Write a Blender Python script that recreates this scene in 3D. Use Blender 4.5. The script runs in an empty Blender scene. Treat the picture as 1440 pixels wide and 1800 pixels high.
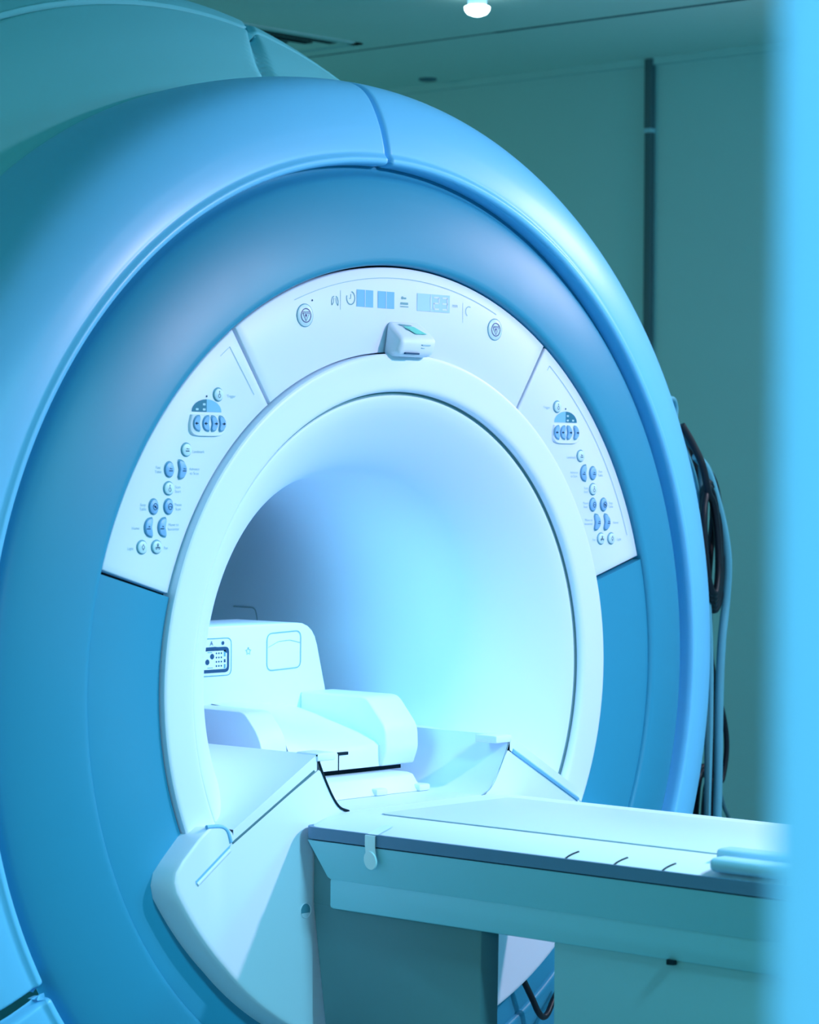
import bpy, bmesh, math, random
from math import sin, cos, pi, radians, exp
from mathutils import Vector, Matrix
random.seed(4)
D = bpy.data
COL = bpy.context.scene.collection
ZC = 1.15                     # height of the bore axis above the floor

# ------------------------------------------------------------------ materials
def mat(name, col, rough=.45, spec=.5, coat=0., emit=None, estr=0., noise=.0, nscale=6., bump=0., metal=0., alpha=1., trans=0.):
    m = D.materials.new(name); m.use_nodes = True
    nt = m.node_tree; b = nt.nodes['Principled BSDF']
    b.inputs['Base Color'].default_value = (*col, 1)
    b.inputs['Roughness'].default_value = rough
    b.inputs['Specular IOR Level'].default_value = spec
    b.inputs['Coat Weight'].default_value = coat
    b.inputs['Coat Roughness'].default_value = .25
    b.inputs['Metallic'].default_value = metal
    b.inputs['Alpha'].default_value = alpha
    b.inputs['Transmission Weight'].default_value = trans
    if emit:
        b.inputs['Emission Color'].default_value = (*emit, 1)
        b.inputs['Emission Strength'].default_value = estr
    tc = nt.nodes.new('ShaderNodeTexCoord')
    nz = nt.nodes.new('ShaderNodeTexNoise'); nz.inputs['Scale'].default_value = nscale
    nz.inputs['Detail'].default_value = 4
    nt.links.new(tc.outputs['Object'], nz.inputs['Vector'])
    mr = nt.nodes.new('ShaderNodeMapRange')
    mr.inputs['To Min'].default_value = max(0, rough-.05); mr.inputs['To Max'].default_value = min(1, rough+.05)
    nt.links.new(nz.outputs['Fac'], mr.inputs['Value'])
    nt.links.new(mr.outputs['Result'], b.inputs['Roughness'])
    if noise:
        mx = nt.nodes.new('ShaderNodeMix'); mx.data_type = 'RGBA'
        mx.inputs['A'].default_value = (*[c*(1-noise) for c in col], 1)
        mx.inputs['B'].default_value = (*[min(1, c*(1+noise)) for c in col], 1)
        nt.links.new(nz.outputs['Fac'], mx.inputs['Factor'])
        nt.links.new(mx.outputs['Result'], b.inputs['Base Color'])
    if bump:
        bp = nt.nodes.new('ShaderNodeBump'); bp.inputs['Strength'].default_value = bump
        bp.inputs['Distance'].default_value = .002
        n2 = nt.nodes.new('ShaderNodeTexNoise'); n2.inputs['Scale'].default_value = 180
        nt.links.new(tc.outputs['Object'], n2.inputs['Vector'])
        nt.links.new(n2.outputs['Fac'], bp.inputs['Height'])
        nt.links.new(bp.outputs['Normal'], b.inputs['Normal'])
    return m

M = {}
M['white']   = mat('panel_white_plastic', (.68,.81,.97), .42, .4)
M['bore']    = mat('bore_liner_plastic', (.66,.80,.97), .5, .3)
M['cover']   = mat('cover_pale_blue_plastic', (.16,.61,1.0), .40, .5, coat=.12)
M['body']    = mat('magnet_cover_plastic', (.23,.72,.84), .5, .4)
M['blue']    = mat('fascia_blue_plastic', (.030,.29,.48), .42, .4)
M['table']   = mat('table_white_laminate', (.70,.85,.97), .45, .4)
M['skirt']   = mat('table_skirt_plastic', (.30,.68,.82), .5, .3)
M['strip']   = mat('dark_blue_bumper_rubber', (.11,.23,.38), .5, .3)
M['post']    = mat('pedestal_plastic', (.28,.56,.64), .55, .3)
M['column']  = mat('column_shaded_plastic', (.12,.26,.30), .55, .3)  # darker than the pedestal: shade under the table put into the colour
M['gap']     = mat('black_gap', (.006,.02,.03), .8, .1)
M['line']    = mat('grey_printed_line', (.20,.42,.50), .6, .2)
M['print']   = mat('grey_print', (.36,.58,.68), .6, .2)
M['icon']    = mat('navy_icon_ink', (.02,.08,.18), .6, .2)
M['rim']     = mat('button_rim', (.10,.33,.46), .5, .3)
M['btn']     = mat('button_pale', (.56,.80,.93), .4, .4)
M['btnblue'] = mat('button_blue', (.22,.48,.84), .4, .4)
M['teal']    = mat('display_dark_teal', (.03,.20,.32), .4, .4)
M['dsky']    = mat('display_light_blue', (.20,.52,.86), .4, .4)
M['dpale']   = mat('display_pale', (.42,.70,.92), .4, .4)
M['green']   = mat('label_green', (.16,.70,.62), .5, .3)
M['black']   = mat('black_cable_rubber', (.004,.008,.016), .45, .4)
M['hose']    = mat('pale_hose', (.12,.42,.56), .45, .4)
M['grey']    = mat('grey_cable', (.05,.16,.20), .5, .3)
M['wall']    = mat('wall_paint', (.35,.63,.63), .8, .2, noise=.06, nscale=1.5, bump=.05)
M['ceil']    = mat('ceiling_panel', (.54,.79,.74), .85, .2, noise=.05, nscale=1.2)
M['floor']   = mat('vinyl_floor', (.30,.56,.60), .5, .3, noise=.08, nscale=3)
M['door']    = mat('door_frame_blue_paint', (.17,.60,.95), .55, .3)
M['conduit'] = mat('conduit_dark', (.055,.13,.15), .6, .3)
M['chrome']  = mat('lamp_metal', (.5,.7,.75), .3, .5, metal=.8)
M['bulb']    = mat('lamp_glow', (.8,.95,1), .4, .3, emit=(.75,.97,1), estr=7)
M['clip']    = mat('clear_clip', (.70,.90,.97), .3, .5)

# ------------------------------------------------------------------ mesh building
class MB:
    def __init__(s): s.v=[]; s.f=[]; s.m=[]
    def add(s, vs, fs, mi=0):
        o=len(s.v); s.v += [tuple(v) for v in vs]
        for f in fs: s.f.append([o+i for i in f]); s.m.append(mi)
        return s
    def box(s, x0,x1,y0,y1,z0,z1, mi=0):
        v=[(x,y,z) for x in (x0,x1) for y in (y0,y1) for z in (z0,z1)]
        return s.add(v, [(0,1,3,2),(4,6,7,5),(0,4,5,1),(2,3,7,6),(0,2,6,4),(1,5,7,3)], mi)
    def prism_y(s, poly, y0, y1, mi=0, poly2=None):      # poly of (x,z) at y0 (front), poly2 at y1
        n=len(poly); poly2 = poly2 or poly
        v=[(x,y0,z) for x,z in poly]+[(x,y1,z) for x,z in poly2]
        f=[tuple(range(n)), tuple(range(2*n-1,n-1,-1))]
        f+=[(i,i+n,(i+1)%n+n,(i+1)%n) for i in range(n)]
        return s.add(v,f,mi)
    def prism_x(s, poly, x0, x1, mi=0):                  # poly of (y,z)
        n=len(poly)
        v=[(x0,y,z) for y,z in poly]+[(x1,y,z) for y,z in poly]
        f=[tuple(range(n)), tuple(range(2*n-1,n-1,-1))]
        f+=[(i,i+n,(i+1)%n+n,(i+1)%n) for i in range(n)]
        return s.add(v,f,mi)
    def loft(s, rows, mi=0, closed=False, caps=False):
        n=len(rows[0]); v=[p for r in rows for p in r]; f=[]
        for i in range(len(rows)-1):
            for j in range(n if closed else n-1):
                k=(j+1)%n
                f.append((i*n+j, i*n+k, (i+1)*n+k, (i+1)*n+j))
        if caps: f += [tuple(range(n)), tuple((len(rows)-1)*n+j for j in range(n-1,-1,-1))]
        return s.add(v,f,mi)
    def tube(s, pts, r, seg=8, mi=0, smooth=True, caps=True):
        P=[Vector(p) for p in pts]
        if smooth and len(P)>2: P=spline(P)
        rows=[]; up=None
        for i,p in enumerate(P):
            t=(P[min(i+1,len(P)-1)]-P[max(i-1,0)]).normalized()
            if up is None:
                up = t.orthogonal().normalized()
            else:
                up=(up-t*up.dot(t)).normalized()
            b=t.cross(up)
            rr = r(i/(len(P)-1)) if callable(r) else r
            rows.append([p+up*cos(a)*rr+b*sin(a)*rr for a in [2*pi*k/seg for k in range(seg)]])
        return s.loft(rows, mi, True, caps)
    def build(s, name, mats, parent=None, smooth=35, bevel=0, bseg=2, shift=True, recalc=True):
        me=D.meshes.new(name)
        dz = ZC if shift else 0
        me.from_pydata([(x,y,z+dz) for x,y,z in s.v], [], s.f)
        if not isinstance(mats,(list,tuple)): mats=[mats]
        for m in mats: me.materials.append(m)
        me.polygons.foreach_set('material_index', s.m)
        bm=bmesh.new(); bm.from_mesh(me)
        bmesh.ops.remove_doubles(bm, verts=bm.verts, dist=1e-6)
        if recalc: bmesh.ops.recalc_face_normals(bm, faces=bm.faces)
        if bevel:
            ed=[e for e in bm.edges if len(e.link_faces)==2 and e.calc_face_angle(0)>radians(28)]
            bmesh.ops.bevel(bm, geom=ed, offset=bevel, segments=bseg, profile=.5, affect='EDGES', clamp_overlap=True)
        bm.to_mesh(me); bm.free()
        for p in me.polygons: p.use_smooth=True
        me.set_sharp_from_angle(angle=radians(smooth))
        o=D.objects.new(name, me); COL.objects.link(o)
        if parent: o.parent=parent; 
        return o

def spline(P, k=8):
    out=[]
    for i in range(len(P)-1):
        a=P[max(i-1,0)]; b=P[i]; c=P[i+1]; d=P[min(i+2,len(P)-1)]
        for j in range(k):
            t=j/k
            out.append(.5*((2*b)+(c-a)*t+(2*a-5*b+4*c-d)*t*t+(3*b-a-3*c+d)*t**3))
    out.append(P[-1]); return out

def empty(name, loc=(0,0,0)):
    o=D.objects.new(name,None); COL.objects.link(o); o.location=loc; o.empty_display_size=.1
    return o
def tag(o, label=None, cat=None, group=None, kind=None):
    if label: o['label']=label
    if cat: o['category']=cat
    if group: o['group']=group
    if kind: o['kind']=kind
    return o
def struct(o): o['kind']='structure'; return o

def angs(a0,a1,n): return [radians(a0+(a1-a0)*i/n) for i in range(n+1)]
def rev(profile, ts, closed=False, off=None, clampz=None):
    """rows over profile, columns over angles; off(t) lifts the point along the profile normal"""
    rows=[]
    n=len(profile)
    for i,(r,y) in enumerate(profile):
        a=profile[max(i-1,0)]; b=profile[min(i+1,n-1)]
        tx,ty=b[0]-a[0],b[1]-a[1]; L=math.hypot(tx,ty) or 1
        nr,ny=ty/L,-tx/L
        row=[]
        for t in ts:
            d=off(t,i) if off else 0
            rr=r+nr*d; yy=y+ny*d
            z=rr*sin(t)
            if clampz is not None: z=max(z,clampz)
            row.append((rr*cos(t),yy,z))
        rows.append(row)
    return rows
def smoothprof(pts,k=5):
    return [(p.x,p.y) for p in spline([Vector((a,b,0)) for a,b in pts],k)]

def sector(r0,r1,a0,a1,n):           # polygon (x,z) of an annular sector
    return [(r0*cos(t),r0*sin(t)) for t in angs(a0,a1,n)]+[(r1*cos(t),r1*sin(t)) for t in angs(a1,a0,n)]

def text_mesh(body, size, x, z, y, align='CENTER'):
    c=D.curves.new('t','FONT'); c.body=body; c.size=size; c.align_x=align; c.align_y='CENTER'
    o=D.objects.new('t',c); COL.objects.link(o)
    dg=bpy.context.evaluated_depsgraph_get()
    me=D.meshes.new_from_object(o.evaluated_get(dg))
    vs=[(v.co.x+x, y, v.co.y+z) for v in me.vertices]; fs=[tuple(p.vertices) for p in me.polygons]
    D.objects.remove(o); D.curves.remove(c); D.meshes.remove(me)
    return vs,fs

# ================================================================== MRI SCANNER
scan=empty('mri_scanner')
tag(scan,'large pale blue MRI scanner with a blue fascia around its round bore','scanner')

# magnet body behind the front cover, with a seam running up its shoulder
prof=smoothprof([(1.00,.325),(1.068,.330),(1.092,.356),(1.145,.44),(1.20,.52),(1.240,.580),(1.2535,.600),(1.2540,.607),(1.243,.611),(1.243,.617),(1.266,.620),(1.2685,.626),(1.281,.646),(1.297,.676),(1.307,.715),(1.310,.77),(1.311,.9),(1.311,1.62),(1.29,1.69),(1.24,1.73),(1.0,1.75)],4)
def body_off(t,i):
    r=prof[i][0]
    c=radians(88.5-10.0*(r-1.10)/.19) if prof[i][1]<.7 else radians(78.5)
    return -.022*exp(-(((t-c)*r)/.0085)**2)
def half_ts(a0,a1,n,fine=90):
    T=set(angs(a0,a1,n))
    for k in range(0,13): 
        for sg in(-1,1):
            t=radians(fine)+sg*(k*.0022)
            if radians(a0)-1e-9<=t<=radians(a1)+1e-9: T.add(t)
    return sorted(T)
MB().loft(rev(prof,sorted(set(angs(-270,76,150)+angs(76,90,420))),off=body_off,clampz=-ZC+.02)).build('magnet_cover',M['body'],scan,smooth=60)

# front cover: bulging rim, two halves
rimp=smoothprof([(.9135,.068),(.9135,.045),(.9145,.036),(.9175,.030),(.9215,.0285),(.9265,.0290),(.9305,.0325),(.935,.0355),(.942,.0365),(.955,.0392),(.970,.0432),(.988,.0490),(1.015,.061),(1.042,.078),(1.061,.100),(1.074,.135),(1.082,.19),(1.085,.25),(1.083,.31),(1.075,.335),(1.05,.345),(1.0,.345)],4)
def rim_off(a0,a1,ends):
    def f(t,i):
        d=-.012*exp(-(((t-pi/2)*1.0)/.0055)**2)
        for e in ends:
            d-=.02*exp(-(((t-radians(e))*1.0)/.006)**2)
        return d
    return f
def ts_with(a0,a1,n,fines):
    T=set(angs(a0,a1,n))
    for fd in fines:
        for k in range(14):
            for sg in(-1,1):
                t=radians(fd)+sg*k*.0014
                if radians(a0)-1e-9<=t<=radians(a1)+1e-9: T.add(t)
    return sorted(T)
MB().loft(rev(rimp,ts_with(-30,90,150,(90,-30)),off=rim_off(0,0,[-30]))).build('front_cover',M['cover'],scan,smooth=60)
MB().loft(rev(rimp,ts_with(90,210,150,(90,210)),off=rim_off(0,0,[210]))).build('front_cover',M['cover'],scan,smooth=60)
MB().loft(rev(rimp,ts_with(211,329,120,(211,329)),off=rim_off(0,0,[211,329]),clampz=-ZC+.02)).build('base_cover',M['cover'],scan,smooth=60)

# blue fascia dish
outp=[(.7335,.022),(.7335,.0042),(.7345,.0010),(.7370,-.0020),(.7415,-.0032),(.748,-.0028),(.768,.0004),(.79,.0045),(.82,.0125),(.85,.022),(.872,.0315),(.886,.039),(.892,.044),(.896,.050),(.900,.057),(.906,.062),(.9132,.063)]
MB().loft(rev(outp,angs(0,360,256))).build('fascia',M['blue'],scan,smooth=50)
inp=[(.576,.03),(.577,.006),(.579,.002),(.583,.0012),(.65,.001),(.728,.0024),(.7335,.0040),(.7336,.0046)]
q=MB().loft(rev(inp,angs(164.4,375.6,150)))
for e in(164.4,375.6):
    t=radians(e)
    q.add([(r*cos(t),y,r*sin(t)) for r,y in inp]+[(.7335*cos(t),.03,.7335*sin(t))],[tuple(range(len(inp)+1))])
q.build('fascia',M['blue'],scan,smooth=50)
MB().loft(rev([(.565,.024),(.745,.024)],angs(0,360,180))).build('seal',M['gap'],scan)

YP=.006       # front plane of the control panels
def panel(name,a0,a1,edge=.0025):
    def ring(ins,y):
        r0,r1=.5785+ins,.7300-ins
        da=math.degrees(ins/.65)
        return [(x,y,z) for x,z in sector(r0,r1,a0+da,a1-da,48)]
    q=MB().loft([ring(0,.022),ring(0,YP+.0035),ring(.0008,YP+.0012),ring(edge,YP)],0,True)
    n=len(ring(0,0)); r=ring(edge,YP); h=n//2
    q.add(r,[(i,i+1,n-2-i,n-1-i) for i in range(h-1)])
    return q.build(name,M['white'],scan,smooth=50)

def flat(poly,y,mi=0,q=None):
    q=q or MB(); q.add([(x,y,z) for x,z in poly],[tuple(range(len(poly)))],mi); return q
def strip(pts,w,y,mi=0,q=None):
    q=q or MB()
    P=[Vector(p) for p in pts]; L=[];R=[]
    for i,p in enumerate(P):
        t=(P[min(i+1,len(P)-1)]-P[max(i-1,0)]).normalized(); nn=Vector((-t.y,t.x))*w/2
        L.append(p+nn);R.append(p-nn)
    for i in range(len(P)-1):
        q.add([(a.x,y,a.y) for a in(L[i],L[i+1],R[i+1],R[i])],[(0,1,2,3)],mi)
    return q
def circ(x,z,r,n=24,rx=None): return [(x+(rx or r)*cos(2*pi*k/n), z+r*sin(2*pi*k/n)) for k in range(n)]
def halfmoon(x,z,w,h,sgn):          # rounded half-moon, bulge towards sgn
    pts=[]
    for k in range(17):
        t=-pi/2+pi*k/16
        c=max(cos(t),0)**.8
        pts.append((x+sgn*(-w/2+w*c), z+h/2*sin(t)))
    pts.append((x+sgn*(-w/2-.0018), z+h*.36)); pts.append((x+sgn*(-w/2+.0006), z)); pts.append((x+sgn*(-w/2-.0018), z-h*.36))
    return pts if sgn>0 else pts[::-1]
def scale(poly,k):
    cx=sum(p[0] for p in poly)/len(poly); cz=sum(p[1] for p in poly)/len(poly)
    return [(cx+(x-cx)*k,cz+(z-cz)*k) for x,z in poly]

def icon(q,kind,x,z,y,mi,sg=1):
    if kind=='person':
        flat(circ(x,z+.005,.0011,8),y,mi,q); strip([(x,z+.004),(x,z+.001)],.0009,y,mi,q)
        strip([(x+.0026*cos(a),z-.0022+.003*sin(a)) for a in[2*pi*k/10 for k in range(11)]],.0009,y,mi,q)
    elif kind=='table':
        strip([(x-.0042,z-.0022),(x+.0042,z-.0022)],.0017,y,mi,q); flat(circ(x-.0012*sg,z+.0016,.0012,8),y,mi,q); strip([(x+.0002,z+.0012),(x+.0034,z+.0012)],.0012,y,mi,q)
    elif kind=='arrow':
        strip([(x-.0036,z),(x+.0036,z)],.0018,y,mi,q); flat([(x+sg*.0034,z),(x-.0004*sg,z+.0032),(x-.0004*sg,z-.0032)][::1 if sg>0 else -1],y,mi,q)
    elif kind=='hand':
        strip([(x+.0046*cos(a),z+.0052*sin(a)) for a in[2*pi*k/14 for k in range(15)]],.0013,y,mi,q); flat(circ(x,z,.0021,8),y,mi,q); strip([(x-.003,z+.002),(x+.003,z-.003)],.0012,y,mi,q)
    elif kind=='loop':
        strip([(x+.0042*cos(a),z+.0050*sin(a)) for a in[2*pi*k/14 for k in range(15)]],.0013,y,mi,q); strip([(x-.0034,z-.001),(x,z+.0006),(x+.0034,z-.001)],.0012,y,mi,q)
    elif kind=='bulb':
        strip([(x+.0026*cos(a),z+.0030*sin(a)) for a in[2*pi*k/12 for k in range(13)]],.0010,y,mi,q); strip([(x-.001,z+.0045),(x+.001,z+.0045)],.0012,y,mi,q); strip([(x,z-.0032),(x,z-.0052)],.0010,y,mi,q)
    elif kind=='fan':
        for a in(90,210,330):
            cx,cz=x+.0036*cos(radians(a)),z+.0036*sin(radians(a))
            strip([(x,z),(cx,cz)],.0012,y,mi,q)
            strip([(cx+.0017*cos(b),cz+.0019*sin(b)) for b in[2*pi*k/10 for k in range(11)]],.0009,y,mi,q)

def button(name,outline,col,ico,parent,sg=1,h=.0040,rim=1.19):
    q=MB()
    n=len(outline)
    flat(scale(outline,rim),YP-.0004,1,q)
    o1=[(x,YP-.0002,z) for x,z in outline]; o2=[(x,YP-h*.75,z) for x,z in scale(outline,.97)]; o3=[(x,YP-h,z) for x,z in scale(outline,.84)]
    q.loft([o1,o2,o3],0,True); q.add(o3,[tuple(range(n))],0)
    cx=sum(p[0] for p in outline)/n; cz=sum(p[1] for p in outline)/n
    icon(q,ico,cx+ (.001*sg if col!='btn' else 0),cz,YP-h-.0003,2,sg)
    return q.build(name,[M[col],M['rim'],M['icon']],parent,smooth=40,recalc=False)

def control_panel(a0,a1,s):
    p=panel('control_panel',a0,a1)
    X=lambda v: v if s<0 else -v
    B=[('round',-.446,.492,'btn','person'),('round',-.518,.399,'btn','table'),('oval',-.556,.366,'btnblue','table'),('moonR',-.526,.366,'btnblue','table'),
       ('round',-.557,.335,'btn','person'),('oval',-.590,.305,'btnblue','hand'),('oval',-.557,.305,'btnblue','loop'),('moonL',-.602,.271,'btnblue','table'),
       ('moonL',-.572,.271,'btnblue','table'),('round',-.615,.239,'btn','bulb'),('round',-.583,.239,'btn','fan')]
    for k,x,z,c,i in B:
        x=X(x); sg=1
        if k=='round': ol=circ(x,z,.0102,28)
        elif k=='oval': ol=circ(x,z,.0118,28,rx=.0096)
        else:
            sg=(1 if k=='moonR' else -1)*(1 if s<0 else -1)
            ol=halfmoon(x,z,.0155,.029,sg)
        button('button',ol,c,i,p,sg)
    # rocker tray with four half-moon keys
    q=MB(); cx=X(-.472); tr=[]
    for k in range(25):
        t=pi+pi*k/24; tr.append((cx+.041*math.copysign(abs(cos(t))**.45,cos(t)), .437+.015*math.copysign(abs(sin(t))**.7,sin(t))))
    tr+= [(cx+.041,.444),(cx+.037,.458),(cx-.037,.458),(cx-.041,.444)]
    q.loft([[(x,YP,z) for x,z in tr],[(x,YP-.003,z) for x,z in scale(tr,.98)],[(x,YP-.0045,z) for x,z in scale(tr,.93)]],0,True)
    q.add([(x,YP-.0045,z) for x,z in scale(tr,.93)],[tuple(range(len(tr)))])
    q.build('key_tray',M['white'],p,smooth=40)
    for x,sg0 in((-.4995,-1),(-.4785,-1),(-.4575,1),(-.4395,1)):
        sg=sg0 if s<0 else -sg0
        ol=halfmoon(X(x),.443,.0135,.0255,sg); qq=MB(); n=len(ol); y0=YP-.0045
        flat(scale(ol,1.12),y0-.0004,1,qq)
        o1=[(x_,y0,z_) for x_,z_ in ol]; o3=[(x_,y0-.003,z_) for x_,z_ in scale(ol,.86)]
        qq.loft([o1,o3],0,True); qq.add(o3,[tuple(range(n))]); icon(qq,'arrow',X(x)+.001*sg,.443,y0-.0033,2,sg)
        qq.build('key',[M['btnblue'],M['rim'],M['icon']],p,smooth=40,recalc=False)
    # half-dome display, dark on the outer half
    q=MB(); R=.034
    for a0_,a1_,mi in((pi/2,pi,0),(0,pi/2,1)):
        pts=[(cx+R*cos(a0_+(a1_-a0_)*k/12)*1.0,.4625+.021*sin(a0_+(a1_-a0_)*k/12)) for k in range(13)]+[(cx,.4625)]
        if s>0: mi=1-mi
        flat(pts,YP-.0006,mi,q)
    so=-1 if s<0 else 1
    for dx,dz in((.006,.0125),(.006,.004),(.022,.004)): strip([(cx+so*(dx-.003),.4625+dz),(cx+so*(dx+.003),.4625+dz)],.0035,YP-.0010,2,q)
    q.build('display',[M['teal'],M['dsky'],M['dpale']],p,recalc=False)
    flat(circ(X(-.472),.4885,.0018,12),YP-.0006).build('indicator',M['icon'],p,recalc=False)
    T=[(-.415,.490,['Trigger']),(-.490,.396,['Landmark']),(-.580,.3655,['Fast','Table']),(-.499,.3635,['Advance','to Scan']),(-.536,.3335,['Scan','Start']),
       (-.613,.3045,['Stop','Table']),(-.535,.3045,['Pause','Scan']),(-.629,.270,['Home']),(-.545,.2715,['Move to','Isocenter']),(-.640,.237,['Light']),(-.562,.237,['Fan'])]
    for x,z,tx in T:
        q=MB()
        for k,w in enumerate(tx):
            v,f=text_mesh(w,.0068,X(x),z+((len(tx)-1)/2-k)*.0072,YP-.0005); q.add(v,f)
        q.build('lettering',M['print'],p,recalc=False)
    # printed outline near the edges
    q=MB(); off=.0115
    A0,A1=(a0+1.6,a1-2.0) if s<0 else (a0+2.0,a1-1.6)
    if s<0:
        strip([(.71*cos(t),.71*sin(t)) for t in angs(a0+1.8,a0+4,6)],.0010,YP-.0005,0,q)
        t=radians(a0+1.8); strip([(.71*cos(t),.71*sin(t)),(.612*cos(t),.612*sin(t))],.0016,YP-.0005,0,q)
    else:
        strip([(.709*cos(t),.709*sin(t)) for t in angs(a0+4,a1-2.2,24)],.0016,YP-.0005,0,q)
        t=radians(a1-2.2); strip([(.709*cos(t),.709*sin(t)),(.698*cos(t),.698*sin(t))],.0014,YP-.0005,0,q)
    q.build('outline',M['print'],p,recalc=False)
    return p
control_panel(124.4,163.8,-1)
control_panel(16.2,55.6,1)

# display panel at the top of the bore
dp=panel('display_panel',56.1,123.9)
for x,z in((-.2405,.634),(.2620,.631)):
    q=MB(); y0=YP
    flat(circ(x,z,.0205,32),y0-.0004,1,q)
    q.loft([[(a,y,b) for a,b in circ(x,z,r,32)] for r,y in((.0192,y0),(.0190,y0-.0012),(.0178,y0-.0022))],0,True)
    c=[(a,y0-.0022,b) for a,b in circ(x,z,.0178,32)]; q.add(c,[tuple(range(32))],0)
    for r in(.0118,): strip([(x+.001+r*cos(2*pi*k/28),z+r*sin(2*pi*k/28)) for k in range(29)],.0016,y0-.0027,2,q)
    strip([(x-.0072,z+.004),(x+.0092,z+.004),(x+.001,z-.0095),(x-.0072,z+.004)],.0014,y0-.0027,2,q)
    strip([(x-.0072,z+.0062),(x+.0092,z+.0062)],.0010,y0-.0027,2,q)
    flat([(x-.002,z+.002),(x+.004,z+.002),(x+.001,z-.004)][::-1],y0-.0027,2,q)
    q.build('stop_button',[M['btn'],M['rim'],mat('stop_icon_ink',(.10,.10,.28),.6,.2)],dp,smooth=40,recalc=False)
for x0,x1,z0,z1,m in((-.111,-.0685,.656,.686,'dsky'),(-.0565,-.0135,.656,.686,'dsky'),(.047,.1355,.656,.6875,'dpale')):
    q=flat([(x0,z0),(x1,z0),(x1,z1),(x0,z1)],YP-.0006)
    xm=(x0+x1)/2 if m=='dsky' else x0+.037
    strip([(xm,z0),(xm,z1)],.0014,YP-.0009,1,q)
    if m=='dpale':
        def seg(x,z,w,h,pat):
            S={'a':((0,h),(w,h)),'b':((w,h/2),(w,h)),'c':((w,0),(w,h/2)),'d':((0,0),(w,0)),'e':((0,0),(0,h/2)),'f':((0,h/2),(0,h)),'g':((0,h/2),(w,h/2))}
            for ch in pat:
                a,b=S[ch]; strip([(x+a[0],z+a[1]),(x+b[0],z+b[1])],.0030,YP-.0010,1,q)
        seg(.074,.661,.010,.021,'bc'); seg(.092,.661,.014,.021,'abged'); seg(.115,.661,.014,.021,'abgcd')
    q.build('display',[M['dsky' if m=='dsky' else 'dpale'],M['white']],dp,recalc=False)
q=MB()
strip([(.711*cos(t),.711*sin(t)) for t in angs(68,112,30)],.0013,YP-.0005,0,q)
strip([(-.152,.682),(-.152,.648)],.0010,YP-.0005,0,q); strip([(.172,.676),(.172,.640)],.0008,YP-.0005,0,q)
q.build('outline',M['print'],dp,recalc=False); q=MB(); v,f=text_mesh('mm',.010,.150,.670,YP-.0005); q.add(v,f); q.build('lettering',M['print'],dp,recalc=False); q=MB()
strip([(.189+.009*cos(a),.661+.009*sin(a)) for a in[radians(60+k*14) for k in range(14)]],.0018,YP-.0005,0,q)
q.build('icon',M['print'],dp,recalc=False)
q=MB()
flat(circ(-.2225,.661,.0018,10),YP-.0006,0,q); q.build('indicator',M['icon'],dp,recalc=False); q=MB()
for sx in(-1,1):
    strip([(-.166+sx*.0075,.655),(-.166+sx*.0085,.662),(-.166+sx*.006,.669),(-.166+sx*.002,.671)],.0018,YP-.0006,0,q)
    strip([(-.166+sx*.0075,.655),(-.166+sx*.0035,.660),(-.166+sx*.0025,.668)],.0012,YP-.0006,0,q)
q.build('icon',M['line'],dp,recalc=False); q=MB()
strip([(-.126+.0105*cos(radians(a)),.670+.0115*sin(radians(a))) for a in range(-200,91,20)],.0020,YP-.0006,0,q)
strip([(-.126,.677),(-.126,.669),(-.130,.669)],.0014,YP-.0006,0,q)
q.build('icon',M['line'],dp,recalc=False); q=MB()
strip([(.003,.667),(.023,.667)],.0040,YP-.0006,0,q); strip([(.002,.6615),(.024,.6615)],.0016,YP-.0006,0,q)
flat(circ(.008,.677,.0028,10),YP-.0006,0,q); strip([(.011,.6765),(.018,.6765)],.003,YP-.0006,0,q)
q.build('icon',M['line'],dp,recalc=False)

# positioning light housing under the displays
hb=[(-.036,.570),(.062,.570),(.062,.640),(-.024,.640)]
hf=[(-.058,.580),(.030,.574),(.036,.600),(-.040,.603)]
q=MB()
back=[(-.046,YP,.570),(.058,YP,.570),(.053,YP,.637),(-.034,YP,.637)]
fr4=[(-.043,-.034,.571),(.046,-.036,.571),(.054,-.043,.601),(-.044,-.042,.600)]
q.loft([back,fr4],0,True,True)
hs=q.build('positioning_light',M['white'],scan,bevel=.011,bseg=4,smooth=60)
tag(hs,'pale wedge-shaped positioning light housing with a green label')
q=MB()
def onslope(x,u):                     # slope of the housing: u=0 at the panel, 1 at the front edge
    return (x, YP+(-.0425-YP)*u-.0016, .637+(.6005-.637)*u+.0012)
q.add([onslope(-.010,.36),onslope(.018,.36),onslope(.034,.74),onslope(.004,.74)],[(0,1,2,3)],0)
q.add([onslope(-.018,.24),onslope(.014,.28),onslope(.016,.34),onslope(-.013,.33)],[(0,1,2,3)],1)
q.add([onslope(-.009,.46),onslope(.000,.46),onslope(.002,.54),onslope(-.006,.54)],[(0,1,2,3)],1)
q.build('warning_label',[M['green'],M['line']],hs,recalc=False)
q=MB().box(-.030,.006,-.0385,-.034,.5740,.5770); q.build('light_slot',M['icon'],hs)
q=MB().box(.010,.032,-.0418,-.038,.5905,.5925).box(.010,.018,-.0408,-.037,.5855,.5865); q.build('lettering',M['print'],hs)
MB().add(*[[(r*cos(radians(a)),y,r*sin(radians(a))) for r,y in((.5775,.0015),(.5725,-.0102)) for a in range(80,93)],[(i,i+1,i+14,i+13) for i in range(12)]]).build('housing_shade',M['grey'],scan,recalc=False)  # grey strip paints the shade below the housing onto the ring

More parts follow.
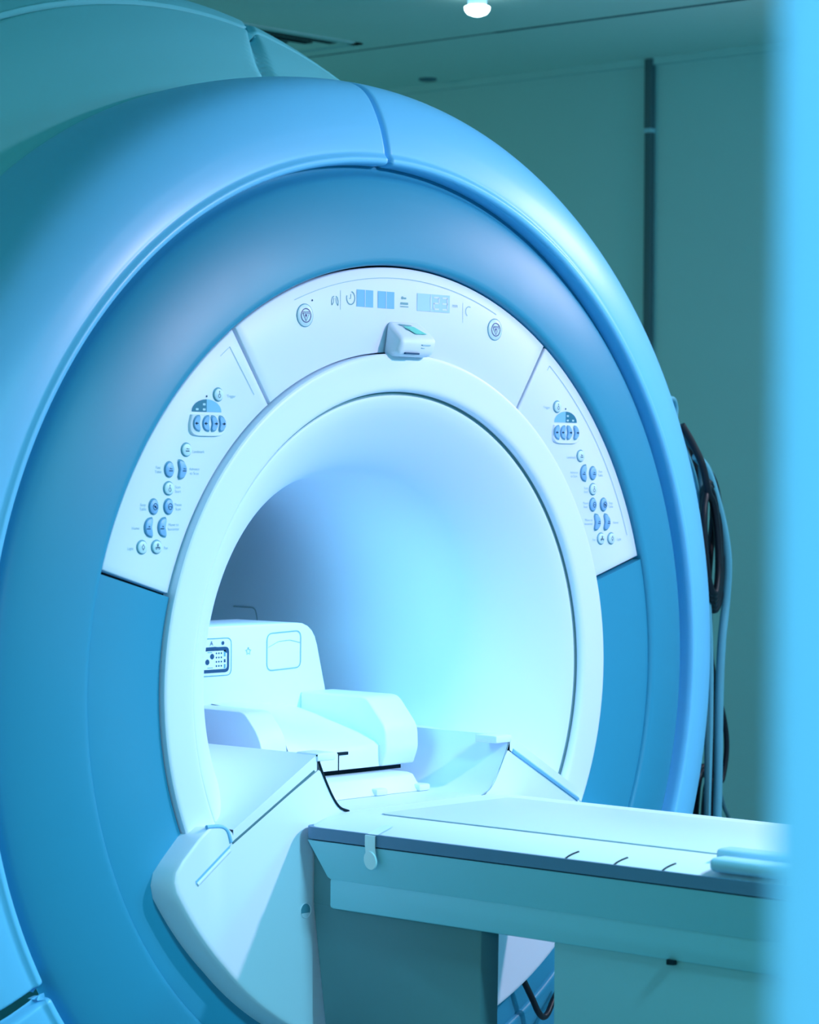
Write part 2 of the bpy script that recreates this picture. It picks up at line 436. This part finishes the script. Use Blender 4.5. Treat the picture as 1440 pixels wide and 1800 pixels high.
# ring round the aperture
ringp=smoothprof([(.5765,.02),(.5765,-.006),(.5755,-.0092),(.5725,-.0110),(.566,-.0117),(.545,-.012),(.525,-.0118),(.516,-.0108),(.5112,-.0075),(.5092,-.0025),(.5084,.0026)],3)
MB().loft(rev(ringp,angs(0,360,256))).build('aperture_ring',M['white'],scan,smooth=60)
MB().loft(rev([(.5086,.0025),(.5080,.0060),(.5015,.0060)],angs(0,360,256))).build('seal',M['column'],scan,smooth=60)
borep=smoothprof([(.5040,.012),(.5030,.0065),(.4995,.0035),(.49,.006),(.475,.014),(.45,.034),(.42,.064),(.392,.10),(.370,.14),(.357,.185),(.351,.24),(.350,.30),(.3505,.42),(.354,.50),(.364,.57),(.381,.65),(.41,.75),(.445,.86)],4)+[(.47,.95),(.485,1.1),(.49,1.4),(.5,1.74)]
MB().loft(rev(borep,angs(0,360,200))).build('bore_liner',M['bore'],scan,smooth=60)
q=MB(); q.tube([(.444,.887,.079),(.421,.812,.080),(.4165,.797,.0785),(.4155,.790,.072),(.417,.787,.052),(.4175,.787,.02)],.0009,6)
hatch=q.build('hatch_outline',M['column'],scan,smooth=60)
def RB(y):
    for (r0,y0),(r1,y1) in zip(borep[4:],borep[5:]):
        if y0<=y<=y1: return r0+(r1-r0)*(y-y0)/(y1-y0)
    return .5 if y<.02 else .35

# shoulders beside the table channel
YF=-.045
for s in(-1,1):
    rows=[]
    for y,sl in((YF,-.565),(-.02,-.56),(.01,-.53),(.03,-.48),(.06,-.40),(.10,-.28),(.15,-.16),(.22,-.07),(.35,-.02),(.7,0),(1.5,0)):
        R=RB(y)+.012 if y>.02 else .508
        x=.255; z=-.12
        while math.hypot(x,z)<R and x<.9: x+=.002; z=-.12+sl*(x-.255)
        row=[(s*.255,y,-.12)]+[(s*(.255+(x-.255)*k/6),y,-.12+(z+.12)*k/6) for k in range(1,7)]
        rows.append(row)
    q=MB().loft(rows)
    r0=rows[0]; q.add(r0+[(p[0],YF,p[2]-.027) for p in r0],[(i,i+1,i+8,i+7) for i in range(6)])
    # inner face of the shoulder down to the channel floor
    tp=[(.255,-.12),(.246,-.142),(.230,-.172),(.212,-.200),(.196,-.216),(.175,-.2235)]
    q.loft([[(s*x,y,z) for x,z in tp] for y in(YF,.2,1.5)])
    q.build('bore_shoulder',M['white'],scan,smooth=40,recalc=True)
    MB().box(s*.257 if s<0 else .212,-.212 if s<0 else .257,YF-.004,.004,-.132,-.118).build('shoulder_cap',M['white'],scan,bevel=.003)
    MB().tube([(s*(x+.001),YF-.001,z) for x,z in tp],.0022 if s<0 else .0007,6).build('seal',M['gap'] if s<0 else M['print'],scan)
# bed inside the bore (floor of the channel with its recesses)
q=MB().box(-.18,.18,YF,1.5,-.26,-.2235)
q.build('bore_bed',M['white'],scan)
q=MB().prism_x([(.075,-.2235),(.100,-.1930),(.112,-.1905),(.60,-.1905),(.60,-.2235)],-.10,.150)
q.build('bed_platform',M['white'],scan,bevel=.004)
for x in(.020,.135):
    q=MB().box(x,x+.030,.070,.110,-.2235,-.2105); q.build('bed_stop',M['white'],scan,bevel=.004)

# docking cover below the bore: rounded sector with a U-shaped cut for the table
def dock(front):
    e = 0 if front else 1
    L=[(-.188,-.2240),(-.205,-.2100),(-.233,-.173),(-.2505,-.1470),(-.455,-.2545),(-.462,-.236),(-.474,-.2255),(-.508,-.2245)]
    if front: L+=[(-.530,-.240),(-.566,-.272),(-.580,-.290),(-.583,-.306),(-.578,-.322)]
    else:     L+=[(-.536,-.240),(-.574,-.276),(-.592,-.295),(-.597,-.316),(-.592,-.338)]
    r=.655 if front else .672
    a0=math.atan2(L[-1][1],L[-1][0])+2*pi
    L[-1]=(L[-1][0],L[-1][1])
    r0=math.hypot(*L[-1])
    n=40
    for k in range(1,n+1):
        t=a0+(1.5*pi-a0)*k/n
        rr=r0+(r-r0)*min(1,k/10)
        if k<n: L.append((rr*cos(t),rr*sin(t)))
    L.append((0,-r))
    Rr=[(-x,z) for x,z in L[:-1]]
    for k,dz in zip(range(5,11),(.030,.040,.050,.048,.040,.020)): Rr[k]=(Rr[k][0],Rr[k][1]-dz)
    Rr=Rr[::-1]
    return L+Rr
F=dock(True); Bk=dock(False)
def mix(a,b,k): return [(p[0]+(q_[0]-p[0])*k,p[1]+(q_[1]-p[1])*k) for p,q_ in zip(a,b)]
q=MB()
Fi=[(x*.985,-.305+(z+.305)*.985) for x,z in F]
rows=[[(x,.03,z) for x,z in Bk]]+[[(x,y,z) for x,z in mix(F,Bk,k)] for k,y in((.90,.004),(.72,-.014),(.50,-.029),(.30,-.038),(.13,-.0432),(0,-.045))]+[[(x,-.0453,z) for x,z in Fi]]
q.loft(rows,0,True)
# front face: triangulated through bmesh fill
bm=bmesh.new(); vs=[bm.verts.new((x,-.0453,z)) for x,z in Fi]; bm.faces.new(vs); bmesh.ops.triangulate(bm,faces=bm.faces[:]); bm.verts.index_update()
q.add([v.co[:] for v in bm.verts],[tuple(v.index for v in f.verts) for f in bm.faces]); bm.free()
ap=q.build('docking_cover',M['white'],scan,smooth=75)
# long slot beside the hinge block, screw hole
for s in(-1,1):
    q=MB().loft([[(s*-.4585,-.0458,-.2545),(s*-.5385,-.0458,-.3085)],[(s*-.4625,-.0458,-.2635),(s*-.5375,-.0458,-.3145)]])
    q.tube([(s*-.461,-.0440,-.2650),(s*-.534,-.0440,-.3145)],.0042,8,1)  # white ridge under the blue strip puts in the groove's highlight
    q.build('slot',[M['dsky'],M['white']],ap,smooth=60)
for s in(-1,1):
    q=MB()
    flat(circ(s*.281,-.385,.0125,24),-.0456,0,q); q.loft([[(x,y,z) for x,z in circ(s*.281,-.385,r,24)] for r,y in((.0135,-.0452),(.0125,-.047),(.0115,-.0452))],1,True)
    flat([(s*.281+.0095*cos(a),-.389+.008*sin(a)) for a in[pi+pi*k/10 for k in range(11)]],-.0459,1,q)  # white half disc paints the lit lower part of the hole
    q.build('socket',[M['rim'],M['white']],ap,recalc=False)
# joints between shoulder, hinge block and docking cover
MB().tube([(-.512,-.0425,-.2225),(-.480,-.0430,-.2245),(-.466,-.0440,-.2330),(-.4585,-.0450,-.2520)],.0036,8).build('joint',M['dsky'],scan,smooth=60)
for s in(-1,1):
    MB().tube([(s*-.262,YF-.0004,-.1480),(s*-.455,YF-.0004,-.2535)],.0022 if s>0 else .0042,6,smooth=False).build('seal',M['grey'] if s>0 else M['dsky'],scan)  # right one is light blue, painting the gap as lit

# ================================================================== PATIENT TABLE
tb=empty('patient_table',(0,-.9,0))
tag(tb,'white patient table with dark blue bumper standing before the scanner bore','table')
def tpart(o): o.matrix_parent_inverse=tb.matrix_basis.inverted() if False else Matrix.Translation((0,.9,0)); return o
H=-.2235; YE=-.050; YB=-2.35
sec=[(-.205,H-.0001),(-.230,H-.0016),(-.250,H-.0044),(-.266,H-.0080),(-.279,H-.0118),(-.289,H-.0152),(-.2955,H-.0182)]
half=sec
rowp=[(x,z) for x,z in half]
full=rowp[::-1]+[(-.19,H),(.19,H)]+[(-x,z) for x,z in rowp]
q=MB()
def trow(y,ins): return [(x*(1-ins/.3),y,z) for x,z in full]
rows=[trow(YE-.045,0)]
rows=[trow(YE+.0,.030),trow(YE-.006,.014),trow(YE-.018,.004),trow(YE-.035,0),trow(YB+.03,0),trow(YB,.03)]
q.loft(rows)
for r in(rows[0],rows[-1]): q.add(r,[tuple(range(len(r)))])
tpart(q.build('tabletop',M['table'],tb,smooth=50))
def outline(xw,y0,y1,rc):
    P=[]
    for cx,cy,a in((xw-rc,y0-rc,0),(-xw+rc,y0-rc,90),(-xw+rc,y1+rc,180),(xw-rc,y1+rc,270)):
        for k in range(7):
            t=radians(a+90*k/6); P.append((cx+rc*cos(t),cy+rc*sin(t)))
    return P
o=outline(.299,YE-.002,YB,.028); oi=outline(.288,YE-.012,YB+.01,.022)
q=MB(); q.loft([[(x,y,-.2385) for x,y in oi],[(x,y,-.2375) for x,y in o],[(x,y,-.2575) for x,y in o],[(x,y,-.2605) for x,y in oi]],0,True,True)
tpart(q.build('bumper',M['strip'],tb,smooth=50))
# skirt: chamfer below the bumper, then the straight box
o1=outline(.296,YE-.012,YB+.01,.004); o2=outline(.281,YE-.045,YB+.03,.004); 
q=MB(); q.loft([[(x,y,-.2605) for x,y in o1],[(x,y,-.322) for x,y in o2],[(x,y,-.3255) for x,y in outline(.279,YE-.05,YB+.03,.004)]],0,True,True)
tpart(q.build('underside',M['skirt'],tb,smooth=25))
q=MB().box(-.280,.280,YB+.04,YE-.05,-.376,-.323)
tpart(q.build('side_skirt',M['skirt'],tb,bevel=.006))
# column next to the scanner
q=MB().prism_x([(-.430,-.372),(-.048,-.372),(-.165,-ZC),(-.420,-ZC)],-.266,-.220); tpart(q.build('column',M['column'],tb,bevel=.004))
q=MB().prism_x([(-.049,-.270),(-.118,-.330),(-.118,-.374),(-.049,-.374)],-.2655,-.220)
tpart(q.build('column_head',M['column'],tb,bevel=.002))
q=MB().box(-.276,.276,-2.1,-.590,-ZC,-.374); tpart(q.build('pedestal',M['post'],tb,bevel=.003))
# pad on the tabletop
op=outline(.172,-.118,YB+.06,.012)
q=MB(); q.loft([[(x,y,H+.0004) for x,y in op],[(x,y,H+.0020) for x,y in op],[(x,y,H+.0026) for x,y in outline(.171,-.119,YB+.061,.012)]],0,True,True)
tpart(q.build('pad',M['table'],tb,smooth=40))
ol=outline(.1738,-.1165,YB+.058,.013)+[outline(.1738,-.1165,YB+.058,.013)[0]]
q=MB()
for a,b in zip(ol,ol[1:]):
    t=(Vector(b)-Vector(a)).normalized()*.001; nn=Vector((-t.y,t.x))
    q.add([(a[0]+nn.x,a[1]+nn.y,H+.0011),(b[0]+nn.x,b[1]+nn.y,H+.0011),(b[0]-nn.x,b[1]-nn.y,H+.0011),(a[0]-nn.x,a[1]-nn.y,H+.0011)],[(0,1,2,3)])
tpart(q.build('pad_seam',M['line'],tb,recalc=False))
# rail joints on the rounded edge
def lift(x,k=.0012): return None
for y in(-.625,-.722,-.815):
    for s in(-1,):
        q=MB().tube([(-.262,y-.003,H-.0066),(-.272,y+.000,H-.0093),(-.282,y+.0015,H-.0124),(-.2905,y+.001,H-.0154)],.0018,6)
        tpart(q.build('edge_joint',M['gap'],tb))
# slide bars near the front end
for x,y0,y1,z,r in((-.272,-.900,-1.32,H+.002,.016),(-.215,-.870,-1.32,H+.008,.014)):
    q=MB().box(x-.020,x+.020,y1,y0,z-.010,z+.012)
    tpart(q.build('slide_bar',M['dpale'],tb,bevel=.009,bseg=4))
# clear clip hanging over the bumper
q=MB(); cp=[(-.255,H-.0038),(-.281,H-.0108),(-.2995,H-.0165),(-.3005,-.240),(-.3005,-.2575),(-.2995,-.264),(-.2965,-.285)]
q.loft([[(x,y,z) for x,z in cp] for y in(-.203,-.226)]); 
q.loft([[(x-.0012,y,z+.0006) for x,z in cp] for y in(-.203,-.226)])
c=[( -.298+.010*sin(2*pi*k/20)*-.22, -.2145+.0135*cos(2*pi*k/20), -.281+.0155*sin(2*pi*k/20)) for k in range(20)]
q.loft([c,[(x-.004,y,z) for x,y,z in c]],0,True,True)
clip=tpart(q.build('clip',M['clip'],tb,smooth=50,recalc=False)); tag(clip,'clear plastic clip')
q=MB().tube([(-.2805,-.825,-.374),(-.2805,-.825,-.381)],.008,10,smooth=False); tpart(q.build('screw',M['gap'],tb))

# ================================================================== HEAD COIL IN THE BORE
cb=empty('head_coil',(0,.3,ZC+H)); Tc=Matrix.Translation((0,-.3,-(ZC+H)))
tag(cb,'white head coil base with connector port lying in the scanner bore','medical coil')
def cpart(o): o.matrix_parent_inverse=Tc; return o
def rounded(pts,rs,k=5):
    out=[]; n=len(pts)
    for i,p in enumerate(pts):
        a=Vector(pts[i-1]); b=Vector(p); c=Vector(pts[(i+1)%n]); r=rs[i] if isinstance(rs,(list,tuple)) else rs
        if r<=0: out.append(tuple(b)); continue
        u=(a-b).normalized(); v=(c-b).normalized(); 
        d=min(r,(a-b).length*.49,(c-b).length*.49)
        p0=b+u*d; p1=b+v*d
        for j in range(k+1):
            t=j/k; out.append(tuple((1-t)**2*p0+2*t*(1-t)*b+t*t*p1))
    return out
sil=rounded([(-.185,-.19),(-.185,.078),(.140,.078),(.176,-.055),(.186,-.19)],[.005,.05,.045,.01,.005])
q=MB().prism_y(sil,.352,.52); cpart(q.build('back_housing',M['white'],cb,bevel=.007,bseg=3,smooth=50))
# right arm and left arm with sloping noses; body between them as a saddle
ra=rounded([(.353,-.053),(.180,-.053),(.130,-.108),(.128,-.150),(.140,-.180),(.353,-.180)],[0,.015,.015,.01,.004,0])
q=MB().prism_x(ra,.106,.196); cpart(q.build('arm',M['white'],cb,bevel=.012,bseg=4,smooth=50))
la=rounded([(.353,-.066),(.202,-.067),(.158,-.112),(.148,-.180),(.353,-.180)],[0,.012,.03,.004,0])
q=MB().prism_x(la,-.190,-.125); cpart(q.build('arm',M['white'],cb,bevel=.012,bseg=4,smooth=50))
rows=[]
for y,zl,zm,zr in((.146,-.150,-.158,-.140),(.156,-.128,-.148,-.132),(.19,-.095,-.132,-.118),(.24,-.076,-.112,-.104),(.30,-.068,-.088,-.092),(.353,-.064,-.06,-.085)):
    row=[]
    for k in range(17):
        w=k/16; x=-.128+w*.240
        a=(1-w)**2; b=2*w*(1-w); c=w*w
        row.append((x,y,a*zl+b*zm+c*zr))
    rows.append(row)
q=MB().loft(rows); q.add(rows[0]+[(p[0],.146,-.180) for p in rows[0]],[(i,i+1,i+18,i+17) for i in range(16)])
cpart(q.build('saddle',M['white'],cb,smooth=50))
q=MB().box(-.15,.186,.165,.5,-.1905,-.180); cpart(q.build('foot',M['gap'],cb))
q=MB().box(-.004,.022,.1448,.160,-.1530,-.1475).box(-.004,-.0022,.1448,.160,-.180,-.153); cpart(q.build('latch',M['gap'],cb))
# round-cornered hatch and connector port on the face
YH=.3515
def rloop(x0,x1,z0,z1,r,dz=0): 
    return rounded([(x0,z0),(x1,z0+dz),(x1,z1+dz),(x0,z1)],r)
q=MB(); l=rloop(.015,.105,-.010,.060,.014,.003); strip(l+[l[0]],.0022,YH-.0007,0,q)
strip([(.018,.034),(.045,.044),(.075,.046),(.103,.040)],.0010,YH-.0007,0,q)
cpart(q.build('hatch_outline',M['line'],cb,recalc=False))
q=MB()
l=rloop(-.175,-.078,-.013,.056,.012); strip(l+[l[0]],.0014,YH-.0007,2,q)
flat(rloop(-.175,-.084,-.007,.040,.010)[::1],YH-.0008,0,q)
flat(rloop(-.175,-.090,-.001,.033,.006),YH-.0012,1,q)
strip([(-.175,.0375),(-.120,.0385),(-.100,.036),(-.090,.030)],.0045,YH-.0016,0,q)
strip([(-.175,-.0045),(-.095,-.0035)],.0050,YH-.0016,0,q)
for x,z in((-.128,.023),(-.140,.013)): flat(circ(x,z,.0052,14),YH-.0016,0,q)
for i in range(3):
    for j in range(4): flat(circ(-.117+i*.0062,.0285-j*.0078,.0019,8),YH-.0016,0,q)
for j,h in((.028,.012),(.014,.006),(.004,.008)): strip([(-.096,j-h/2),(-.096,j+h/2)],.0045,YH-.0016,0 if j==.014 else 2,q)
flat(circ(-.100,.047,.0036,12),YH-.0010,0,q)
v,f=text_mesh('A',.012,-.129,.047,YH-.0010); q.add(v,f,0)
strip([(-.140,.0305),(-.128,.0305)],.0012,YH-.0016,2,q); strip([(-.140,.0022),(-.126,.0022)],.0012,YH-.0016,2,q)
pt=cpart(q.build('connector_port',[M['icon'],M['white'],M['rim']],cb,recalc=False))
tag(pt,'dark connector port with rows of pins')
q=MB(); sp=[(-.034+(.0075 if k%2==0 else .0034)*cos(pi/2+k*pi/5),.029+(.0075 if k%2==0 else .0034)*sin(pi/2+k*pi/5)) for k in range(11)]
strip(sp,.0014,YH-.0007,0,q); cpart(q.build('star_mark',M['line'],cb,recalc=False))

# ================================================================== CABLES
CY=.20
def cable(name,label,pts,r,m,seg=8,cat='cable',group=None,parent=None):
    if abs(pts[-1][2]+1.135)<1e-6: pts=[(x+1.36*(y-CY),y,z) for x,y,z in pts]
    q=MB().tube(pts,r,seg); o=q.build(name,M[m],parent,smooth=60)
    if not parent: tag(o,label,cat,group)
    return o
def cx(x): return x-.213          # measured at depth .36, moved to depth .20
def cz(z): return z*1.0
cable('hose','pale hose bowing outward down the right side of the scanner',[(1.150,CY-.02,.405),(1.192,CY-.02,.375),(1.228,CY-.02,.31),(1.258,CY-.015,.235),(1.270,CY-.01,.17),(1.264,CY,.09),(1.25,CY,.0),(1.243,CY,-.12),(1.242,CY,-.28),(1.238,CY,-.45),(1.23,CY,-.8),(1.2,CY,-1.135)],.0095,'hose',10)
cable('tube','thin pale tube looping out of the scanner rim above the black cables',[(.94,CY,.46),(1.02,CY-.02,.512),(1.064,CY-.01,.525),(1.078,CY,.508),(1.079,CY,.475),(1.104,CY-.01,.43),(1.146,CY-.02,.36),(1.168,CY-.02,.27),(1.187,CY-.02,.17),(1.203,CY-.02,.07),(1.211,CY-.02,-.05),(1.211,CY-.02,-.2),(1.205,CY-.02,-.38),(1.20,CY-.02,-.7),(1.18,CY,-1.135)],.0060,'hose',8)
lp=[(1.10,CY-.03,.47),(1.14,CY-.04,.43),(1.175,CY-.05,.385)]
for turn in range(5):
    for a in range(0,360,40):
        t=radians(90-a)
        lp.append((1.209+.012*sin(-t)+(.024+.004*turn)*cos(t), CY-.050+.013*turn+.008*cos(t), .220+(.108+.010*turn)*sin(t)))
lp+=[(1.215,CY+.02,.30),(1.200,CY+.025,.15),(1.192,CY+.02,0),(1.20,CY+.015,-.15),(1.208,CY+.01,-.30),(1.19,CY+.01,-.42),(1.18,CY+.01,-1.135)]
cable('coiled_cable','black cable coiled into a loose bundle at the right of the scanner',lp,.0078,'black',8)
BG='black cables hanging down the right of the scanner'; BLb='black cable hanging straight down the right flank of the scanner'
cable('black_cable',BLb,[(1.045,CY+.05,.475),(1.092,CY+.05,.44),(1.132,CY+.05,.37),(1.160,CY+.05,.28),(1.185,CY+.05,.15),(1.200,CY+.05,0),(1.222,CY+.05,-.15),(1.226,CY+.05,-.30),(1.195,CY+.05,-.39),(1.17,CY+.05,-1.135)],.0105,'black',8,group=BG)
cable('black_cable',BLb,[(1.06,CY+.075,.47),(1.115,CY+.075,.43),(1.150,CY+.075,.37),(1.165,CY+.08,.28),(1.176,CY+.08,.2),(1.185,CY+.08,.1),(1.195,CY+.08,-.1),(1.21,CY+.08,-.28),(1.155,CY+.08,-.37),(1.15,CY+.08,-1.135)],.0105,'black',8,group=BG)
cable('black_cable',BLb,[(1.06,CY+.11,.45),(1.12,CY+.11,.40),(1.165,CY+.11,.33),(1.185,CY+.11,.22),(1.20,CY+.11,.1),(1.205,CY+.11,-.1),(1.215,CY+.11,-.28),(1.16,CY+.11,-.36),(1.13,CY+.11,-1.135)],.0085,'black',8,group=BG)
cable('grey_cable','dark grey cable arching over the top of the coiled black bundle',[(1.08,CY-.02,.47),(1.115,CY-.02,.437),(1.150,CY-.02,.415),(1.168,CY-.015,.385),(1.172,CY-.02,.31),(1.178,CY-.02,.20),(1.185,CY-.02,.1),(1.19,CY-.02,-.06),(1.20,CY-.02,-.28),(1.20,CY-.02,-1.135)],.0055,'grey',8)
cable('black_cable','thin black cable bulging out past the pale hose near the tabletop',[(1.200,CY+.02,.02),(1.225,CY+.03,-.08),(1.262,CY+.03,-.17),(1.272,CY+.03,-.235),(1.258,CY+.03,-.30),(1.22,CY+.03,-.38),(1.2,CY+.03,-1.135)],.0060,'black',8)
cable('grey_cable','dark grey cable slanting down behind the table edge at right',[(1.235,CY+.05,-.30),(1.262,CY+.05,-.36),(1.30,CY+.05,-.45),(1.35,CY+.05,-.8),(1.36,CY+.05,-1.135)],.0045,'grey',8)
# hook of cable under the scanner fascia
cable('black_cable','short black cable hooked over the lower right of the blue fascia',[(.318,-.020,-.570),(.328,-.024,-.590),(.346,-.028,-.622),(.361,-.030,-.648),(.376,-.030,-.660),(.392,-.028,-.655),(.413,-.024,-.634),(.440,-.020,-.61)],.0060,'black',8)

# ================================================================== ROOM
ZCE=1.5; XR=2.4; YBK=3.3; YW=-2.85; XL=-4.3
struct(MB().box(XL,XR+.12,-5.2,YBK+.12,-ZC-.1,-ZC).build('floor',M['floor']))
struct(MB().box(XL,XR+.12,-5.2,YBK+.12,ZCE,ZCE+.1).build('ceiling',M['ceil']))
struct(MB().box(XR,XR+.12,-2.85,YBK,-ZC,ZCE).build('wall_right',M['wall']))
struct(MB().box(XL,XR+.12,YBK,YBK+.12,-ZC,ZCE).build('wall_back',M['wall']))
XJ=-2.914
struct(MB().box(XJ+.03,XR+.12,YW-.18,YW,-ZC,ZCE).build('wall_front',M['wall']))
q=MB().box(XJ,XJ+.05,YW-.20,YW+.0,-ZC,1.0)
q.box(XJ-.98,XJ-.93,YW-.20,YW,-ZC,1.0).box(XJ-.98,XJ+.05,YW-.2,YW,1.0,1.06)
struct(q.build('door_1',M['door'],bevel=.004))
struct(MB().box(XL,XJ+.05,YW-.18,YW,1.06,ZCE).build('wall_front_header',M['wall']))
struct(MB().box(XL,XJ-.98,YW-.18,YW,-ZC,1.06).build('wall_front_left',M['wall']))
# joints of the ceiling panels
q=MB().box(1.783,1.789,-2.6,3.2,ZCE-.0015,ZCE+.001); q.box(1.780,1.791,.2,1.32,ZCE-.002,ZCE+.001)
struct(q.build('trim_1',M['conduit'])) 
struct(MB().box(XR-.012,XR,-2.8,YBK,ZCE-.02,ZCE).build('trim_2',M['wall']))
# conduit on the wall
q=MB().box(XR-.018,XR,1.274,1.298,-ZC,1.297).box(XR-.018,XR,1.274,1.300,1.307,1.497)
cd=q.build('wall_conduit',M['conduit'],bevel=.003); tag(cd,'narrow dark upright conduit running down the teal wall','conduit')
q=MB().box(XR-.020,XR,1.275,1.299,1.296,1.308); q.build('joint_clip',M['post'],cd)
# ceiling vent
vt=empty('ceiling_vent',(1.4,2.0,ZC+ZCE)); tag(vt,'square ceiling vent with dark louvres above the scanner','vent')
Tv=Matrix.Translation((-1.4,-2.0,-(ZC+ZCE)))
q=MB()
x0,x1,y0,y1=1.10,1.70,1.71,2.31
for a in((x0,x1,y0,y0+.03),(x0,x1,y1-.03,y1),(x0,x0+.03,y0,y1),(x1-.03,x1,y0,y1)): q.box(a[0],a[1],a[2],a[3],ZCE-.004,ZCE)
o=q.build('frame',M['wall'],vt); o.matrix_parent_inverse=Tv
for k in range(5):
    y=1.745+k*.05; ins=.03+k*.042
    q=MB().box(x0+ins,x1-ins-.03,y,y+.030,ZCE-.0035,ZCE-.001)
    o=q.build('louvre',M['gap'],vt); o.matrix_parent_inverse=Tv
# ceiling lamp that shows
lm=empty('ceiling_lamp',(1.345,1.00,ZC+ZCE)); tag(lm,'small glowing ceiling lamp with white dome','lamp')
Tl=Matrix.Translation((-1.345,-1.00,-(ZC+ZCE)))
def lrev(prof,n=28): return [[(1.345+r*cos(2*pi*k/n),1.00+r*sin(2*pi*k/n),z) for k in range(n)] for r,z in prof]
o=MB().loft(lrev([(.03,ZCE),(.024,ZCE-.006),(.022,ZCE-.024)]),0,True).build('lamp_neck',M['dpale'],lm,smooth=60); o.matrix_parent_inverse=Tl
o=MB().loft(lrev([(.022,ZCE-.022),(.031,ZCE-.026),(.030,ZCE-.034),(.023,ZCE-.043),(.010,ZCE-.048),(.001,ZCE-.049)]),0,True).build('lamp_dome',M['bulb'],lm,smooth=60); o.matrix_parent_inverse=Tl
# small dark fitting where ceiling meets wall
q=MB().loft([[(2.30+r*cos(2*pi*k/20),2.02+r*sin(2*pi*k/20),z) for k in range(20)] for r,z in((.026,ZCE),(.026,ZCE-.005),(.022,ZCE-.007))],0,True,True)
tag(q.build('ceiling_fitting',M['grey']),'small dark round fitting where ceiling meets the wall','ceiling fitting')

# ================================================================== LIGHT
def lamp(kind,name,loc,energy,col,target=None,size=.1,**kw):
    l=D.lights.new(name,kind); l.energy=energy; l.color=col
    for k,v in kw.items(): setattr(l,k,v)
    if kind in('SPOT','POINT'): l.shadow_soft_size=size
    if kind=='AREA': l.size=size
    o=D.objects.new(name,l); COL.objects.link(o); o.location=(loc[0],loc[1],loc[2]+ZC)
    if target:
        d=Vector((target[0],target[1],target[2]+ZC))-o.location
        o.rotation_euler=d.to_track_quat('-Z','Y').to_euler()
    return o
lamp('SPOT','key_downlight',(.68,-2.1,1.44),174,(1.0,.80,1.0),(.02,0,-.44),.05,spot_size=radians(86),spot_blend=1)
lamp('SPOT','second_downlight',(-.55,-2.5,1.44),285,(.26,.82,1.0),(-.26,0,-.80),.18,spot_size=radians(57),spot_blend=1)
lamp('AREA','side_panel_light',(2.0,-.5,1.47),23,(.95,.80,1.0),(.3,0,.5),.6)
lamp('AREA','front_fill_light',(1.4,-2.2,1.47),32,(.10,.76,1.0),(.3,0,-.7),.5)  # added cyan fill for the docking cover, not a ceiling fixture
lamp('AREA','rear_fill_light',(.3,2.6,1.48),23,(.66,.92,.86),(.8,2.4,-1),1.0)  # added fill to brighten walls and ceiling, no fixture there
lamp('AREA','bore_lamp',(-.18,.24,.24),.80,(.26,.75,1.0),(.26,.27,0),.26,spread=radians(92))
lamp('POINT','corridor_lamp',(-4.1,-3.9,1.2),115,(.62,.78,1.0),None,.15)
W=D.worlds.new('World'); bpy.context.scene.world=W; W.use_nodes=True
bg=W.node_tree.nodes['Background']; bg.inputs['Color'].default_value=(.21,.50,.42,1); bg.inputs['Strength'].default_value=1.05

# ================================================================== CAMERA
cam=D.cameras.new('camera'); co=D.objects.new('camera',cam); COL.objects.link(co)
fw=Vector((.73820714,.67444681,-.01310408)); r=Vector((.67455734,-.73818645,.00729088)); u=Vector((.00475594,.01422163,.99988756))
m=Matrix((( r.x,u.x,-fw.x,-3.69322579),(r.y,u.y,-fw.y,-3.39686698),(r.z,u.z,-fw.z,.35950368+ZC),(0,0,0,1)))
co.matrix_world=m
cam.sensor_fit='VERTICAL'; cam.sensor_height=36; cam.sensor_width=28.8
cam.lens=36*4930.737/1800
cam.clip_start=.05
cam.dof.use_dof=True; cam.dof.focus_distance=5.0; cam.dof.aperture_fstop=5.6
sc=bpy.context.scene; sc.camera=co
sc.view_settings.view_transform='Standard'; sc.view_settings.look='None'; sc.view_settings.gamma=1
sc.view_settings.exposure=0
sc.cycles.use_denoising=True
sc.cycles.max_bounces=8
